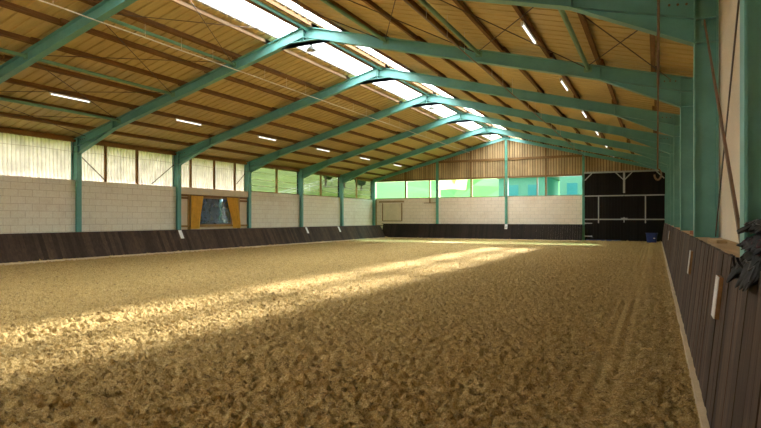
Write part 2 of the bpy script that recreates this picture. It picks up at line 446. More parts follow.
# ------------------------------------------------------------------ portal frames
def ibeam(poly_web, mb, y): mb.prism(poly_web, y-.007, y+.007)
def flange(p, q, y, mb, w=.2, t=.016):
    """plate from p to q in XZ, width w in Y"""
    mb.bar((p[0], y, p[1]), (q[0], y, q[1]), w, t, up=(0,0,1) if abs(q[0]-p[0]) > abs(q[1]-p[1]) else (1,0,0))
def portal(n, label):
    y = YF(n); far = n == 6
    t = thing('portal_frame', (XC, y, 0), label, 'roof frame', 'teal steel portal frames of the hall')
    dp = .32 if not far else .20
    for sd in (-1, 1):
        dI = DL if sd < 0 else DR; dO = dI+(.34 if sd < 0 else .28)
        xi, xo = X(sd,dI), X(sd,dO)
        m = MB()                                # column
        m.prism([(xi,-.1),(xo,-.1),(xo,top(dO)-.02),(xi,top(dI)-.02)], y-.007, y+.007)
        flange((xi,-.1),(xi,top(dI)-.02), y, m); flange((xo,-.1),(xo,top(dO)-.02), y, m)
        m.build('column', M['teal'], t)
        for zz in (3.95, top(dI)-.34):          # stiffener plates in the column web
            for q in (-1,1):
                m = MB(); m.box(xi+.01*sd, xo-.01*sd, y+q*.008, y+q*.095, zz-.006, zz+.006); m.build('stiffener', M['teal'], t)
        m = MB()                                # rafter
        w = [(X(sd,.0),top(0)-.02),(xi,top(dI)-.02),(xi,top(dI)-dp),(X(sd,0),top(0)-dp)]
        m.prism(w, y-.007, y+.007)
        wd = .2 if not far else .16
        flange((X(sd,0),top(0)-.012),(xo,top(dO)-.012), y, m, wd); flange((X(sd,0),top(0)-dp),(xi,top(dI)-dp), y, m, wd)
        m.build('rafter', M['teal'], t)
        if not far:
            m = MB(); d0 = 8.27                 # haunch at the eaves
            m.prism([(X(sd,d0),top(d0)-dp),(xi,top(dI)-dp),(xi,3.95)], y-.007, y+.007)
            flange((X(sd,d0),top(d0)-dp-.006),(xi,3.95), y, m)
            for q in (-1,1): m.box(X(sd,d0)-.006, X(sd,d0)+.006, y+q*.008, y+q*.095, top(d0)-dp+.005, top(d0)-.02)
            m.build('haunch', M['teal'], t)
            for k in range(3):
                bx = X(sd, dI-.10-.11*k); bz = top(dI)-.09+.01*k
                m = MB(); m.tube([(bx, y-.026, bz), (bx, y+.026, bz)], .018, 6); m.build('bolt', M['rust'], t)
    m = MB()                                    # apex haunch
    if not far:
        m.prism([(XC-.95,top(.95)-dp),(XC-.55,6.775),(XC+.55,6.775),(XC+.95,top(.95)-dp),(XC,top(0)-dp)], y-.007, y+.007)
        flange((XC-.95,top(.95)-dp-.004),(XC-.55,6.775), y, m); flange((XC-.55,6.775),(XC+.55,6.775), y, m); flange((XC+.55,6.775),(XC+.95,top(.95)-dp-.004), y, m)
        for q in (-1,1): m.box(XC-.008, XC+.008, y+q*.008, y+q*.1, 6.775, top(0)-.02)
    else:
        m.box(XC-.10, XC+.10, y-.02, y+.02, top(0)-.28, top(0)-.03)
    m.build('ridge_plate', M['teal'], t)
    return t
FL = {-1:'big teal column and roof frame at the right edge nearest the viewer',
      0:'second teal roof frame, its left rafter cropped by the top left corner',
      1:'third teal roof frame, whose left column stands nearest on the left wall',
      2:'fourth teal roof frame, its left column just before the curtained mirror',
      3:'fifth teal roof frame, its left column just beyond the curtained mirror',
      4:'sixth teal roof frame, two frames beyond the curtained mirror',
      5:'seventh teal roof frame, last full frame before the far gable',
      6:'slim end roof frame lying against the far gable wall'}
for n in range(-1, 7): portal(n, FL[n])
for k, px in enumerate((-14.52, -9.41, -4.30)):
    m = MB(); y0, y1 = YG-.24, YG-.03; zt = top(abs(px-XC))-.22
    m.box(px-.006, px+.006, y0, y1, 0, zt); m.box(px-.07, px+.07, y0, y0+.014, 0, zt); m.box(px-.07, px+.07, y1-.014, y1, 0, zt)
    tag(m.build('gable_post', M['gable_green']), ['green steel post on the far gable left of centre', 'green steel post under the ridge in the middle of the far gable',
        'green steel post beside the left edge of the black door'][k], 'post', 'green posts on the far gable')

# ------------------------------------------------------------------ purlins, struts, tie rods
pd = [(None,.08),(1.33,.05),(2.53,.10),(3.70,.09),(4.85,.09),(6.0,.09),(7.15,.09),(8.28,.09),(9.42,.09)]
for sd in (-1,1):
    for k, (d, w) in enumerate(pd):
        h = .115 if k > 1 else .10 if k else .10
        if d is None: d = .17 if sd < 0 else .33
        m = MB()
        for a in range(-3, 6):                  # lengths lapped over every frame
            y0 = (YF(a) if a > -3 else YB)-.22; y1 = YF(a+1)+.22 if a < 5 else YG+.5
            if a == -3: y0 = YB-.4
            off = .03*((a % 2)*2-1) if k > 1 else 0
            dd = d+off
            m.prism([(X(sd,dd-w/2),top(dd-w/2)+.003),(X(sd,dd+w/2),top(dd+w/2)+.003),(X(sd,dd+w/2),top(dd+w/2)+h),(X(sd,dd-w/2),top(dd-w/2)+h)], y0, y1)
        o = m.build('purlin', M['paletimber'] if k == 1 else M['purlin'])
        lab = ('timber purlin right beside the ridge on the %s slope' % SIDE[sd] if k == 0 else
               'pale timber beam under the lower edge of the %s skylight strip' % SIDE[sd] if k == 1 else
               'brown timber purlin, %s below the skylight strip on %s slope' % (ORD[k-2], SIDE[sd]))
        tag(o, lab, 'purlin', 'timber purlins on the %s roof slope' % SIDE[sd])
for a in range(-1, 6):
    m = MB(); m.tube([(XC+.12, YF(a)+.012, 7.12), (XC+.12, YF(a+1)-.012, 7.12)], .05, 10)
    tag(m.build('ridge_tube', M['teal']), 'pale teal tube under the ridge, %s roof bay counted from the viewer' % ORD[a+1], 'tube', 'teal tubes along the ridge')
SD = (2.70, 5.35, 8.0)
for sd in (-1,1):
    for k, d in enumerate(SD):
        for a in ((0,) if not (sd < 0 and k == 1) else (-1, 0)):
            m = MB(); z = top(d)-.10
            m.tube([(X(sd,d), YF(a)+.02, z), (X(sd,d), YF(a+1)-.02, z)], .048, 10)
            o = m.build('roof_strut', M['teal_tube'])
            for yy in (YF(a)+.012, YF(a+1)-.024):
                m2 = MB(); m2.box(X(sd,d)-.09, X(sd,d)+.09, yy, yy+.012, z-.09, z+.07)
                m2.build('end_plate', M['teal_tube'], o)
            where = ['upper','middle','lower'][k]
            tag(o, 'pale green steel strut, %s one on %s slope%s' % (where, SIDE[sd], '' if a == 0 else ', left of second frame'), 'strut', 'green roof struts between the near frames')
    nodes = (.30,)+SD+(9.75,)
    for k in range(4):
        for fl_ in (0,1):
            d0, d1 = nodes[k], nodes[k+1]
            if fl_: d0, d1 = d1, d0
            e = .03*(1 if fl_ else -1)
            m = MB(); m.tube([(X(sd,d0), YF(0)+.05, top(d0)-.08+e), (X(sd,d1), YF(1)-.05, top(d1)-.08+e)], .011, 6)
            pan = ['in cross beside the skylights','in second cross below the ridge','in third cross below the ridge','in cross next to the eaves'][k]
            tag(m.build('brace_rod', M['rod']), 'thin %s roof rod, %s slope, %s' % ('rising' if fl_ else 'falling', SIDE[sd], pan), 'rod', 'crossed tie rods of the second roof bay')

# ------------------------------------------------------------------ sprinkler pipes, cables
def pipe(x, z, ztop, y0, y1, step, label, mat):
    m = MB(); m.tube([(x, y0+i*(y1-y0)/40, z-.010*math.sin(i*math.pi/2)**2) for i in range(41)], .016, 8)
    o = m.build('sprinkler_pipe', mat)
    y = y0+.5
    while y < y1:
        if min(abs(y-YF(n)) for n in range(-2,7)) > .25:
            w = MB(); w.tube([(x, y, z), (x, y, ztop)], .006, 5); w.build('hanger_wire', M['pipe'], o)
        y += step
    return tag(o, label, 'pipe')
pipe(XC-2.53, 6.205, 6.562, -5, 39.0, 1.25, 'thin pale pipe hung on wires below the left roof slope', M['pipe'])
pipe(-4.12, 5.455, 6.03, -5, 39.0, 1.25, 'thin brownish pipe hung on wires below the right roof slope', M['wire'])
m = MB(); m.tube([(XC-DL+.045, YB+.1+i*(YG-YB-.3)/90, 4.02-.03*abs(math.sin(i*.6))) for i in range(91)], .007, 5)
tag(m.build('cable', M['wire']), 'thin slack cable strung along the left columns across the windows', 'cable')

# ------------------------------------------------------------------ lamps
zt = top(7.15)-.012
def tube_light(loc, label, grp):
    t = thing('tube_light', loc, label, 'light', grp)
    x, y, z = loc
    m = MB(); m.box(x-.03, x+.03, y-.68, y+.68, z-.04, z); m.build('housing', M['housing'], t)
    m = MB(); m.tube([(x, y-.65, z-.06), (x, y+.65, z-.06)], .018, 10); m.build('fluorescent_tube', M['tubelight'], t)
    for q in (-1,1):
        m = MB(); m.box(x-.025, x+.025, y+q*.665-.015, y+q*.665+.015, z-.085, z-.0401); m.build('end_cap', M['housing'], t)
    return t
for sd, dx in ((-1, -16.75), (1, -2.38)):
    first = None
    for a in range(0, 6):
        y = 11.66+5*a if sd < 0 else 11.80+4.95*a
        loc = (X(sd,7.15 if sd < 0 else 7.09), y, zt-.002)
        lab = 'fluorescent tube lamp on %s slope, %s from the viewer' % (SIDE[sd], ORD[a])
        if first is None: first = tube_light(loc, lab, 'tube lamps along the %s slope' % SIDE[sd])
        else: copy_tree(first, loc, lab)
def pendant(loc, label):
    x, y, z = loc
    t = thing('pendant_lamp', loc, label, 'lamp', 'dome lamps under the ridge')
    m = MB(); m.lathe([(.005,.13),(.045,.13),(.05,.09),(.09,.075),(.135,.035),(.155,-.02),(.160,-.045),(.150,-.045),(.145,-.02),(.10,.04),(.0,.06)], loc, 28); m.build('lamp_shade', M['lamp'], t)
    m = MB(); m.lathe([(.0,-.06),(.03,-.055),(.052,-.02),(.045,.02),(.02,.05)], loc, 16); m.build('bulb', M['bulb'], t)
    m = MB(); m.tube([(x,y,z+.13),(x,y,7.06)], .008, 6); m.build('cord', M['rod'], t)
    return t
p0 = pendant((XC, 14.50, 6.64), 'grey dome lamp under the ridge at the third roof frame')
copy_tree(p0, (XC, 24.75, 6.66), 'grey dome lamp under the ridge at the fifth roof frame')
copy_tree(p0, (XC, 35.10, 6.68), 'small grey dome lamp under the ridge nearest the far gable')

# ------------------------------------------------------------------ windows on the left wall
XP = XWL-.10
def fibre_bay(idx, y0, y1, posts, label):
    m = MB(); n = int((y1-y0)/.15); row = []
    for i in range(n+1):
        y = y0+i*.15
        row += [(y,0),(y+.075,0),(y+.09,.05),(y+.135,.05)] if y+.15 <= y1+.001 else [(y,0)]
    A = [(XP-dx, y, ZW0) for y, dx in row]; B = [(XP-dx, y, ZW1) for y, dx in row]
    m.grid([A,B], False); m.grid([[(p[0]-.005,p[1],p[2]) for p in A],[(p[0]-.005,p[1],p[2]) for p in B]], False, True)
    o = m.build('window_%d' % idx, M['fibre']); struct(o, label, 'window')
    for p in posts:
        q = MB(); q.box(XP+.005, XP+.085, p-.045, p+.045, ZW0, ZW1); q.build('mullion', M['girt'], o)
def clear_bay(idx, y0, y1, posts, label):
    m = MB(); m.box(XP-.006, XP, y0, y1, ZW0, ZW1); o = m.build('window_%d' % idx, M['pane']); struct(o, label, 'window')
    for p in posts:
        q = MB(); q.box(XP+.005, XP+.085, p-.06, p+.06, ZW0, ZW1); q.build('mullion', M['oak'], o)
    q = MB(); q.box(XP+.003, XP+.07, y0, y1, ZW0, ZW0+.05); q.build('sill', M['paletimber'], o)
    for zz in (3.30, 3.66):
        q = MB(); q.box(XP+.004, XP+.018, y0, y1, zz-.012, zz+.012); q.build('glazing_bar', M['fence'], o)
fibre_bay(1, YF(-3)+.1, YF(-1)-.1, [], 'translucent ribbed sheet window behind the viewer on left wall')
fibre_bay(2, YF(-1)-.1, YF(0), [], 'translucent ribbed sheet window in the nearest bay of left wall')
fibre_bay(3, YF(0), YF(1), [], 'translucent ribbed sheet window left of the nearest visible left column')
fibre_bay(4, YF(1), YF(2), [15.49, 17.02], 'translucent ribbed sheet window between the two nearest left columns')
fibre_bay(5, YF(2), YF(3), [20.11, 21.70, 23.24], 'translucent ribbed sheet window above the curtained mirror')
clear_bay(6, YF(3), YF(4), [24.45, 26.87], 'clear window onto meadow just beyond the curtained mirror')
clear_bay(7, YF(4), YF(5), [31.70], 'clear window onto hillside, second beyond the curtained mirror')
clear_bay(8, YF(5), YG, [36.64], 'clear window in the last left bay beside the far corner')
for k, (ya, za, yb, zb) in enumerate([(14.28,3.95,15.45,3.0),(19.03,3.95,17.75,3.0),(24.0,3.9,23.3,3.3)]):
    m = MB(); m.bar((XP+.10,ya,za),(XP+.10,yb,zb),.02,.035)
    tag(m.build('window_brace', M['rod']), ['dark diagonal brace on the nearest visible left column', 'dark diagonal brace leaning to the column before the mirror', 'short dark brace on the column just beyond the mirror'][k], 'brace')

# ------------------------------------------------------------------ curtained mirror bay
XM = XWL+.06
y0, y1 = YF(2)+.13, YF(3)-.13
m = MB(); m.box(XWL-.10, XWL+.19, y0, y1, 2.63, 2.94)
tag(m.build('lintel_beam', M['plank_panel']), 'cream lintel beam above the curtained mirror', 'beam')
m = MB()
m.box(XM-.02, XM+.02, y0, 20.42, .0, 2.62); m.box(XM-.02, XM+.02, 22.78, y1, .0, 2.62)
m.box(XM-.02, XM+.02, 20.42, 22.78, 0, 1.18)
bp = m.build('backing_panel', M['plank_panel']); tag(bp, 'cream boarded panel around the mirror between two teal columns', 'panel')
for (a,b,c,d) in ((19.78,19.90,0,2.62),(23.28,23.40,0,2.62)):
    m = MB(); m.box(XM+.02, XM+.09, a, b, c, d); m.build('stud', M['oak'], bp)
for a, b, c, d in ((y0,y1,2.52,2.62),(y0,19.78,2.40,2.50),(23.40,y1,2.36,2.46)):
    m = MB(); m.box(XM+.02, XM+.085, a, b, c, d); m.build('head_rail', M['girt'], bp)
m = MB(); m.box(XM+.02, XM+.10, y0, y1, 1.08, 1.17); m.build('sill_rail', M['oak'], bp)
m = MB(); m.box(XM-.01, XM+.02, 20.42, 22.78, 1.18, 2.60); mr = m.build('wall_mirror', M['mirror'])
tag(mr, 'large bluish dusty mirror between mustard curtains on the left wall', 'mirror')
for a,b,c,d in ((20.36,20.44,1.22,2.46),(22.76,22.84,1.22,2.46),(20.36,22.84,1.17,1.22),(20.36,22.84,2.46,2.515)):
    m = MB(); m.box(XM+.021, XM+.05, a, b, c, d); m.build('mirror_frame', M['paletimber'], mr)
def curtain(yt0, yt1, yb0, yb1, label):
    m = MB(); N, K = 60, 14; P = []
    for i in range(N+1):
        u = i/N; r = []
        for j in range(K+1):
            v = j/K; e = v*v*(3-2*v)
            y = (yt0+(yt1-yt0)*u)*(1-e)+(yb0+(yb1-yb0)*u)*e
            x = XM+.15+.045*math.sin(u*5.5*2*math.pi+.6*math.sin(v*3))+.012*math.sin(u*23+v*5)
            r.append((x, y, 2.56-1.56*v))
        P.append(r)
    m.grid(P, True)
    m.grid([[(p[0]-.006,p[1],p[2]) for p in r] for r in P], True, True)
    o = m.build('curtain', M['curtain']); tag(o, label, 'curtain', 'mustard curtains at the mirror')
    m = MB(); m.tube([(XM+.15, min(yt0,yb0)-.03, 2.575),(XM+.15, max(yt1,yb1)+.03, 2.575)], .012, 6); m.build('curtain_rod', M['girt'], o)
curtain(19.86, 20.66, 19.86, 20.40, 'mustard curtain on the near left side of the mirror')
curtain(22.34, 23.20, 22.80, 23.36, 'mustard curtain on the far right side of the mirror')

# ------------------------------------------------------------------ gable openings with green net
gx = [(-19.75,-17.21),(-17.10,-15.26),(-15.16,-14.62),(-14.42,-12.05),(-11.93,-9.60),(-9.32,-7.36),(-7.28,-6.80),(-6.68,-4.40)]
m = MB()
for xx in (-17.155, -15.21, -11.99, -9.55, -7.32, -6.74): 
    w = .05 if abs(xx+7.32) > .01 and abs(xx+15.21) > .01 else .03
    m.box(xx-w, xx+w, YG+.03, YG+.11, ZG0, ZG1)
m.box(XWL, XD, YG+.02, YG+.12, ZG0, ZG0+.04)
wn = m.build('window_9', M['girt']); struct(wn, 'long unglazed opening under the far gable cladding', 'window')
nl = ['green windbreak net in the far left corner of the gable','green windbreak net, second from the left on the gable','narrow green net strip left of the second gable post',
      'green net hanging half open with white sky above hills','green windbreak net just left of the middle gable post','green windbreak net just right of the middle gable post',
      'narrow green net strip right of the middle gable post','green windbreak net beside the black door']
for k, (a,b) in enumerate(gx):
    zz1 = ZG1
    P = []
    N = 24
    for i in range(N+1):
        u = i/N; xx = a+(b-a)*u; r = []
        t1 = ZG1
        if k == 3: t1 = 3.62+.05*math.sin(u*5) if xx < -12.40 else ZG1      # torn open top
        for j in range(7):
            v = j/6; r.append((xx, YG+.245+.012*math.sin(u*9+v*4+k), ZG0+(t1-ZG0)*v))
        P.append(r)
    m = MB(); m.grid(P, True); o = m.build('windbreak_net', M['net'])
    tag(o, nl[k], 'net', 'green nets across the far gable opening')

# ------------------------------------------------------------------ kickboards
def kick(name, pb, pt, axis_vals, side, mat, capto, label, thick=.035, bw=.16, axis='y'):
    """planks from bottom point pb to top point pt (cross-section coordinates), repeated along the wall"""
    rr = random.Random(5)
    t = thing(name, (pb[0], axis_vals[0], 0) if axis == 'y' else (axis_vals[0], pb[0], 0), label, 'kickboard', 'dark kickboards around the arena')
    m = MB(); a = axis_vals[0]; L = Vector((pt[0]-pb[0], pt[1]-pb[1])); nrm = Vector((-L.y, L.x)).normalized()*side
    while a < axis_vals[1]-.02:
        w = min(bw*rr.uniform(.85,1.12), axis_vals[1]-a); off = rr.uniform(0,.009); dz = rr.uniform(-.006,.004)
        p0 = Vector(pb)+nrm*off; p1 = Vector(pt)+nrm*off+L.normalized()*dz
        q0 = p0-nrm*thick; q1 = p1-nrm*thick
        poly = [tuple(p0),tuple(p1),tuple(q1),tuple(q0)]
        m.prism(poly, a+.004, a+w-.003, 'y' if axis == 'y' else 'x'); a += w
    m.build('plank_facing', mat, t)
    return t
kl = kick('kickboard', (-18.30,-.03), (-18.80,.972), (YB+.2, 38.38), -1, M['kick'], 0, 'dark plank kickboard leaning along the left wall')
kr = kick('kickboard', (.315,-.03), (.445,1.222), (YB+.2, 38.6), 1, M['kickR'], 0, 'worn brown plank kickboard close on the right')
kg = kick('kickboard', (38.40,-.03), (38.80,1.10), (-18.76, -4.30), 1, M['kickF'], 0, 'dark plank kickboard across the far wall left of the door', axis='x')
m = MB(); m.box(-19.2,-18.795,YB+.2,YG-.3,.945,.985); m.build('cap_rail', M['kick'], kl)
m = MB(); m.box(-18.9,-4.32,38.79,39.05,1.075,1.112); m.build('cap_rail', M['kick'], kg)
rr = random.Random(9)
for n in range(-1, 6):
    m = MB(); ya, yb = YF(n)+.16, YF(n+1)-.16
    m.box(.49, .66, ya, yb, 1.185+rr.uniform(-.01,.008), 1.215); m.build('ledge_board', M['ledge'], kr)
    m = MB(); m.box(.665, XWR-.005, ya+.2, yb-.05, 1.185, 1.212+rr.uniform(-.006,.006)); m.build('ledge_board', M['ledge'], kr)
m = MB(); m.box(.49,XWR-.005,YB+.2,YF(-1)-.16,1.185,1.214); m.build('ledge_board', M['ledge'], kr)
for nm, box, lab in (('baseboard_right', (.278,.33,YB+.2,38.6,-.1,.085), 'pale sandy kerb along the foot of the right kickboard'),
                     ('baseboard_left', (-18.36,-18.18,YB+.2,38.7,-.1,.085), 'pale sandy kerb along the foot of the left kickboard'),
                     ('baseboard_far', (-18.6,-4.30,38.26,38.42,-.1,.08), 'pale sandy kerb along the foot of the far kickboard')):
    m = MB(); m.box(*box); struct(m.build(nm, M['kerb']), lab, 'kerb')

# dressage markers
def marker(p0, p1, nrm, along, label, letter=None):
    """p0 bottom centre, p1 top centre, plate .19 wide"""
    p0, p1, nrm, along = Vector(p0), Vector(p1), Vector(nrm).normalized(), Vector(along).normalized()
    t = thing('arena_marker', p0, label, 'marker', 'white arena markers on the kickboards')
    m = MB(); c = (p0+p1)/2+nrm*.022; up = (p1-p0)
    m.bar(c-up/2, c+up/2, .19, .026, up=nrm); m.build('shade_edge_board', M['girt'], t)  # dark board added so the near end of the plate looks shaded
    m = MB(); c2 = c+nrm*.016; m.bar(c2-up/2, c2+up/2, .19, .006, up=nrm); m.build('plate', M['white'], t)
    if not letter: return
    m = MB(); u = up.normalized(); b = c+nrm*.0205-u*.03
    h, w = .11, .035
    for a, bq in letter:
        m.bar(b+along*a[0]*w+u*a[1]*h/2, b+along*bq[0]*w+u*bq[1]*h/2, .016, .003, up=nrm)
    m.build('letter', M['letter'], t)
LA = [((-1,-1),(0,1)),((0,1),(1,-1)),((-.5,-.2),(.5,-.2))]
def pk(pb, pt, z): 
    f = (z-pb[1])/(pt[1]-pb[1]); return pb[0]+(pt[0]-pb[0])*f
L0, L1 = (-18.30,-.03),(-18.80,.972); R0, R1 = (.315,-.03),(.445,1.222); G0, G1 = (38.40,-.03),(38.80,1.10)
for y, lab in ((18.30,'white marker plate on left kickboard before the curtained mirror'),(28.20,'white marker plate on left kickboard beyond the mirror, nearer of two'),(32.0,'white marker plate on left kickboard closest to the far corner')):
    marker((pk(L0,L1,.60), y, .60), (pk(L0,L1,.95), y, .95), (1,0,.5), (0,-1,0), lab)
for y, lab in ((4.62,'long white marker plate on right kickboard nearest the viewer'),(8.15,'white marker plate on right kickboard, second from the viewer'),(21.0,'faint small white marker plate far along the right kickboard')):
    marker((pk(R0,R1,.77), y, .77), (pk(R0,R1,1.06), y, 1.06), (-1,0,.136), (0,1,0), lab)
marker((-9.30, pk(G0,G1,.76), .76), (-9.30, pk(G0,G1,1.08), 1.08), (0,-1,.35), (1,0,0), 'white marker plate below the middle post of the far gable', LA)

# ------------------------------------------------------------------ far door
YD = 39.02
m = MB(); m.box(-4.26, .60, YG, YG+.2, -.3, 4.5); m.build('door_light_stop', M['doorboard'], wg)  # solid backing added behind the door to stop daylight leaking between boards
dr = thing('door_1', (-1.9, YD, 0), 'tall black boarded double door in the far right corner', 'door', kind='structure')
rr = random.Random(4)
def boards(x0, x1, z0, z1, y, mb):
    x = x0
    while x < x1-.02:
        w = min(.18, x1-x); mb.box(x+.002, x+w-.002, y+rr.uniform(0,.008), y+.05, z0, z1); x += w
m = MB(); boards(-4.22, .50, 2.98, 4.46, YD+.02, m); m.build('upper_panel', M['doorboard'], dr)
for a, b in ((-4.20,-1.85),(-1.82,.48)):
    m = MB(); boards(a, b, .05, 2.95, YD, m); lf = m.build('door_leaf', M['doorboard'], dr)
    for q in (1.40, 2.92):
        m = MB(); m.box(a, b, YD-.03, YD-.002, q, q+.075); m.build('rail', M['galv'], lf)
    xx = -3.35 if a < -3 else -.60
    m = MB(); m.box(xx-.035, xx+.035, YD-.045, YD-.031, 1.20, 2.98); m.build('stile', M['galv'], lf)
for zz in (1.18, .34):
    m = MB(); m.box(-4.17, -3.74, YD-.022, YD-.002, zz-.03, zz+.03); m.tube([(-4.18, YD-.02, zz-.06),(-4.18, YD-.02, zz+.06)], .022, 8); m.build('hinge', M['galv'], dr)
m = MB(); m.box(-1.86,-1.80, YD-.06, YD-.031, 1.24, 1.58); m.box(-2.02,-1.62, YD-.075, YD-.06, 1.47, 1.53); m.build('latch', M['galv'], dr)
m = MB(); m.box(-4.24,.52,YD-.06,YD+.0,4.43,4.53); m.build('head_beam', M['galv'], dr)
m = MB(); m.box(-1.89,-1.77,YD-.05,YD+.01,3.12,4.43); m.build('centre_post', M['galv'], dr)
for p, q in (((-4.20,3.98),(-3.76,4.43)),((-1.85,3.95),(-2.32,4.43)),((-1.81,3.95),(-1.36,4.43)),((.46,3.98),(.02,4.43))):
    m = MB(); m.bar((p[0],YD-.02,p[1]),(q[0],YD-.02,q[1]),.03,.06); m.build('knee_brace', M['galv'], dr)
m = MB(); m.box(-1.95,-.75,YD-.30,YD-.02,-.05,.05); m.build('threshold', M['kerb'], dr)
# blue pole at the foot of the door
t = thing('ground_pole', (-3.0, 38.72, .06), 'dark blue pole lying along the foot of the black door', 'pole')
m = MB(); m.tube([(-4.05,38.72,.075),(-2.05,38.72,.075)], .05, 12); m.build('pole_shaft', M['blue'], t)
for a in (-4.05,-2.05):
    m = MB(); m.tube([(a-.03,38.72,.075),(a+.03,38.72,.075)], .054, 12); m.build('end_cap', M['blue'], t)
# blue tub
t = thing('plastic_tub', (-.24, 38.40, 0), 'dark blue plastic tub in the far right corner by the door', 'tub')
m = MB(); cx, cy = -.24, 38.40
def ring(hx, hy, z, r=.06):
    pts = []
    for k in range(24):
        a = 2*math.pi*k/24; ca, sa = math.cos(a), math.sin(a)
        pts.append((cx+math.copysign(abs(ca)**.35, ca)*hx, cy+math.copysign(abs(sa)**.35, sa)*hy, z))
    return pts
R_ = [ring(.26,.19,.0), ring(.27,.20,.03), ring(.315,.235,.56), ring(.30,.22,.56), ring(.255,.18,.04)]
m.add([p for r in R_ for p in r], [(i*24+k, i*24+(k+1)%24, (i+1)*24+(k+1)%24, (i+1)*24+k) for i in range(4) for k in range(24)], False)
m.add(R_[0], [tuple(range(24))[::-1]]); m.add(R_[4], [tuple(range(24))]); m.build('tub_body', M['blue'], t)
m = MB(); o1, i1, o2, i2 = ring(.345,.265,.545), ring(.315,.235,.545), ring(.345,.265,.60), ring(.30,.22,.60)
m.add(o1+o2+i2+i1, [(i*24+k, i*24+(k+1)%24, ((i+1)%4)*24+(k+1)%24, ((i+1)%4)*24+k) for i in range(4) for k in range(24)]); m.build('rim', M['blue'], t)
m = MB(); m.box(-.15,-.05,38.155,38.17,.26,.31); m.build('sticker', M['white'], t)

# ------------------------------------------------------------------ hanging rope with hook
t = thing('hanging_rope', (.02, 8.2, 1.95), 'brown rope with a hook hanging beside the right columns', 'rope')
m = MB(); m.tube([(.03-.012*i/40, 8.2, top(9.42)+.0-i*(top(9.42)-2.12)/40) for i in range(41)], [.017 if i < 24 else .011 for i in range(41)], 8); m.build('rope_strand', M['rope'], t)
m = MB(); m.tube([(.02+.04*math.cos(a), 8.2, 2.05+.07*math.sin(a)) for a in [math.pi/2-i*1.5*math.pi/14 for i in range(15)]], .011, 8); m.build('hook', M['rust'], t)

# ------------------------------------------------------------------ crossed flats of the right wall, bay nearest the viewer
for k, (ya, za, yb, zb, xx, xb) in enumerate([(YF(0)-.02,4.27,YF(-1)+.12,1.27,.61,.50),(YF(-1)+.12,4.30,YF(0)-.04,1.24,.60,.745)]):
    m = MB(); m.bar((xx,ya,za),(xb,yb,zb),.045,.012 if k else .02, up=(1,0,0))
    o = m.build('wall_brace', M['rust'] if k == 0 else M['rod'])
    tag(o, ['light brown wall brace sloping down towards the black rugs','dark wall brace crossing in front of the cream right wall'][k], 'brace', 'crossed braces on the right wall')
    m = MB(); m.box(xx-.03, xx+.03, ya-.05, ya+.01, za-.07, za+.05); m.build('gusset', M['teal'], o)

# small leftovers on the right ledge
def offcut(x, y, z, l, w, h, mat, label, cat, rz=0.):
    c, s = math.cos(rz), math.sin(rz)
    m = MB(); b = .008
    for zz0, zz1, ins in ((0,h-b,0),(h-b,h,b)):
        p = [(-w/2+ins,-l/2+ins),(w/2-ins,-l/2+ins),(w/2-ins,l/2-ins),(-w/2+ins,l/2-ins)]
        m.prism([(x+a*c-bb*s, y+a*s+bb*c) for a, bb in p], z+zz0, z+zz1, 'z')
    return tag(m.build(cat.replace(' ','_'), mat), label, cat)
offcut(.58, 6.9, 1.216, .30, .10, .035, M['ledge'], 'short wood offcut on the right ledge below the braces', 'wood offcut', .2)
offcut(.76, 6.1, 1.219, .22, .08, .05, M['ledge'], 'wood block on right ledge against the cream wall', 'wood block', -.3)
offcut(.60, 10.4, 1.216, .40, .16, .06, M['brick'], 'reddish brick lying on the right ledge by second column', 'brick', .1)

# ------------------------------------------------------------------ heap of rugs over the right kickboard
def rug(cy, cz, hx, hy, hz, cx, seed, mat, bmat, label, droop=.0, straps=()):
    """a rug folded into a thick soft fold, sagging over the edge of the kickboard"""
    t = thing('folded_rug', (cx, cy, cz), label, 'rug', 'dark rugs heaped on the right kickboard')
    m = MB(); N, K = 44, 40; P = []
    def pt(i, k, grow=1.0):
        u = i/N*2-1; a = 2*math.pi*k/K; ca, sa = math.cos(a), math.sin(a)
        e = (1-abs(u)**6)**.5
        x = math.copysign(abs(ca)**.55, ca)*hx; z = math.copysign(abs(sa)**.7, sa)*hz*e
        nz = mnoise.noise(Vector((x*9+seed*7.1, u*hy*9, sa*2.5+seed)))
        n2 = mnoise.noise(Vector((x*24+seed*3.3, u*hy*20, sa*4)))
        lay = .012*math.sin(sa*7+seed)*max(0., -ca)           # edges of the folded layers
        x += nz*.045-lay*1.6; z += n2*.007+nz*.020
        if x < -.02: z -= droop*((-x-.02)/hx)**1.6
        y = u*hy+.03*mnoise.noise(Vector((x*6, sa*3, seed*2.)))
        return (cx+x*grow, cy+y, cz+z*grow)
    for i in range(N+1): P.append([pt(i, k % K) for k in range(K+1)])
    m.grid(P, True)
    m.add(P[0][:K], [tuple(range(K))]); m.add(P[-1][:K], [tuple(range(K))[::-1]])
    m.build('fold', mat, t)
    for k in (17, 23):
        m = MB(); m.tube([pt(i, k, 1.03) for i in range(1, N)], .0055, 6); m.build('binding', bmat, t)
    for (dy, ln, tw) in straps:
        m = MB(); A=[];B=[]
        for j in range(13):
            v = j/12; xx = cx-hx*1.02-.012*math.sin(v*5+tw)+.03*v; zz = cz-.01-ln*v; yy = cy+dy+.035*math.sin(v*4+tw)
            A.append((xx, yy-.014*math.cos(tw+v), zz)); B.append((xx+.01, yy+.014*math.cos(tw+v), zz))
        m.grid([A,B], True); m.grid([[(p[0]-.004,p[1],p[2]) for p in A],[(p[0]-.004,p[1],p[2]) for p in B]], True, True)
        m.build('strap', M['rug2'] if tw < 2 else M['binding'], t)
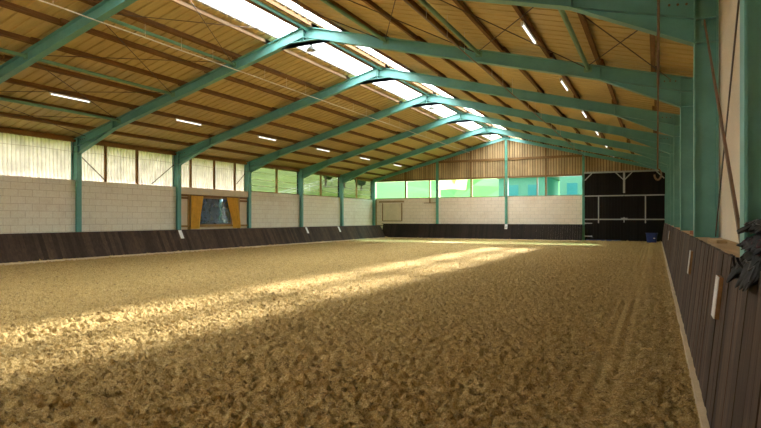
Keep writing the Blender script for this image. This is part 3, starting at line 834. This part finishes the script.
rug(3.56, 1.272, .155, .40, .050, .560, 1, M['rug'], M['binding'], 'black folded rug at the bottom of the heap with straps hanging', .13, ((.18,.17,.5),(-.02,.14,1.3),(.30,.12,2.4)))
rug(3.50, 1.362, .150, .36, .036, .585, 2, M['rug2'], M['redbind'], 'charcoal folded rug with dark red binding in the middle of heap', .05, ((-.05,.15,2.2),))
rug(3.58, 1.438, .135, .38, .040, .605, 3, M['rug'], M['binding'], 'black folded rug on top of the heap by the near column', .02)

# ------------------------------------------------------------------ outside: meadow, hill, trees, fence, houses
def ground_h(x, y):
    dl = max(0., -24-x); df = max(0., y-46)
    gap = math.exp(-((x/max(y, 1.)+.343)/.028)**4) if y > 40 else 0.        # a dip in the skyline
    h = -.25 + .155*dl*(1-math.exp(-dl/30)) + .075*df*(1-math.exp(-df/60))*(.55+.45*math.tanh((-8-x)/14))*(1-.42*gap)
    h += .15*max(0., y-72)*(1-gap)*(1 if x > -70 else .4)
    return h + .5*mnoise.noise(Vector((x*.03, y*.03, 0)))*min(1, (dl+df)/25)
gxs = [-170+6*i for i in range(27)]+[-12+3*i for i in range(20)]
gys = [-40+4*i for i in range(20)]+[40+6*i for i in range(34)]
P = [[(x, y, ground_h(x,y) - (.6 if -21 < x < 2.5 and -8 < y < 41 else 0)) for y in gys] for x in gxs]
m = MB(); m.grid(P, True); o = m.build('ground', M['grass']); struct(o, 'green meadow rising outside beyond the windows', 'ground')
def tree(x, y, hgt, seed, label):
    z = ground_h(x, y)-.1; r = random.Random(seed)
    t = thing('tree', (x,y,z), label, 'tree', 'trees on the slope outside')
    m = MB(); m.tube([(x,y,z),(x+.1,y,z+hgt*.3),(x,y+.1,z+hgt*.6)], [hgt*.035,hgt*.028,hgt*.015], 8); m.build('trunk', M['bark'], t)
    m = MB()
    for k in range(14):
        a = r.uniform(0,6.28); rad = r.uniform(0,.26)*hgt; cz = z+hgt*r.uniform(.35,.88); R = hgt*r.uniform(.13,.22)*(1.15-(cz-z)/hgt*.5)
        ox, oy = x+rad*math.cos(a), y+rad*math.sin(a); P = []
        for i in range(9):
            th = math.pi*i/8; row = []
            for j in range(13):
                ph = 2*math.pi*(j%12)/12; d = Vector((math.sin(th)*math.cos(ph), math.sin(th)*math.sin(ph), math.cos(th)))
                q = R*(1+.35*mnoise.noise(d*2.5+Vector((k,seed,0))))
                row.append((ox+d.x*q, oy+d.y*q, cz+d.z*q*.85))
            P.append(row)
        m.grid(P, True, False)
    m.build('crown', M['leaf'], t)
tl = [(-55.5,90,6.5,0),(-52,91,5.5,0),(-48.5,91,5.5,0)]
tn = ['largest dark tree on the slope, seen beyond the seventh left window','smaller dark tree right of the largest one on the slope','dark tree on the slope seen through the window beside the far corner']
for k, (x,y,h,_) in enumerate(tl): tree(x, y, h, k+1, tn[k])
def fence(x0,y0,x1,y1,n,label):
    t = thing('paddock_fence', (x0,y0,ground_h(x0,y0)), label, 'fence', 'white fences in the meadow')
    pts = [(x0+(x1-x0)*i/n, y0+(y1-y0)*i/n) for i in range(n+1)]
    for x,y in pts:
        z = ground_h(x,y); m = MB(); m.box(x-.06,x+.06,y-.06,y+.06,z-.1,z+1.35); m.build('post', M['fence'], t)
    for hh in (.7,1.2):
        m = MB()
        for (xa,ya),(xb,yb) in zip(pts,pts[1:]): m.bar((xa,ya,ground_h(xa,ya)+hh),(xb,yb,ground_h(xb,yb)+hh),.04,.12)
        m.build('rail', M['fence'], t)
fence(-42,38,-42,80,12,'white paddock fence low in the meadow beyond left windows')
fence(-56,50,-56,105,14,'white paddock fence higher on the slope beyond left windows')
def house(x0,x1,y0,y1,h,label,win):
    z = min(ground_h(x0,y0), ground_h(x1,y0))-.3
    t = thing('house', ((x0+x1)/2,(y0+y1)/2,z), label, 'house', 'houses behind the gable nets')
    m = MB(); m.box(x0,x1,y0,y1,z,z+h); m.build('walls', M['housewall'], t)
    m = MB(); c = (y0+y1)/2; m.prism([(y0-.5,z+h),(y1+.5,z+h),(c,z+h+3)], x0-.4, x1+.4, 'x'); m.build('roof', M['houseroof'], t)
    for wx, wz in win:
        f = MB(); f.box(wx-.65,wx+.65,y0-.06,y0+.02,z+wz-.1,z+wz+1.5); fo = f.build('window', M['housewall'], t)
        g = MB(); g.box(wx-.5,wx+.5,y0-.08,y0-.061,z+wz,z+wz+1.38); g.build('pane', M['housewin'], fo)
house(-15.2,-10.2,60,68,6.2,'pale house behind the net right of the middle gable post',[(-13.6,1.2),(-11.6,1.2),(-13.6,4.0),(-11.6,4.0)])
house(-8.6,-4.0,58,66,7.4,'pale house with blue window behind the net beside the door',[(-7.4,1.3),(-5.2,1.3),(-7.4,4.0),(-5.6,4.6)])

# ------------------------------------------------------------------ sky, sun, camera
w = bpy.data.worlds.new('hazy_sky'); S.world = w; w.use_nodes = True; nt = w.node_tree; nt.nodes.clear()
tc = nt.nodes.new('ShaderNodeTexCoord'); sp = nt.nodes.new('ShaderNodeSeparateXYZ'); rp = nt.nodes.new('ShaderNodeValToRGB')
bg = nt.nodes.new('ShaderNodeBackground'); ow = nt.nodes.new('ShaderNodeOutputWorld')
nt.links.new(tc.outputs['Generated'], sp.inputs[0]); nt.links.new(sp.outputs[2], rp.inputs[0]); nt.links.new(rp.outputs[0], bg.inputs[0]); nt.links.new(bg.outputs[0], ow.inputs[0])
rp.color_ramp.elements[0].position = 0; rp.color_ramp.elements[0].color = (.90,.93,.95,1)
rp.color_ramp.elements[1].position = .6; rp.color_ramp.elements[1].color = (.90,.96,1.0,1)
bg.inputs[1].default_value = 1.3
sun = bpy.data.lights.new('sun', 'SUN'); sun.energy = 2.9; sun.angle = math.radians(4.5); sun.color = (1,.97,.92)
so = bpy.data.objects.new('sun', sun); COL.objects.link(so)
so.rotation_euler = Vector((.42,-1.57,-1)).to_track_quat('-Z','Y').to_euler(); so.location = (-20, 60, 40)

cam = bpy.data.cameras.new('camera'); cam.sensor_width = 36; cam.lens = 563/761*36; cam.shift_y = 4.85/761; cam.clip_end = 600; cam.clip_start = .05
co = bpy.data.objects.new('camera', cam); COL.objects.link(co)
co.location = (0,0,1.47); co.rotation_euler = (math.pi/2, 0, .4552)
S.camera = co
S.view_settings.view_transform = 'Standard'; S.view_settings.look = 'None'; S.view_settings.gamma = 1
S.view_settings.use_curve_mapping = False; S.view_settings.exposure = 3.45
S.cycles.max_bounces = 14; S.cycles.diffuse_bounces = 7; S.cycles.transparent_max_bounces = 24
S.cycles.use_denoising = True
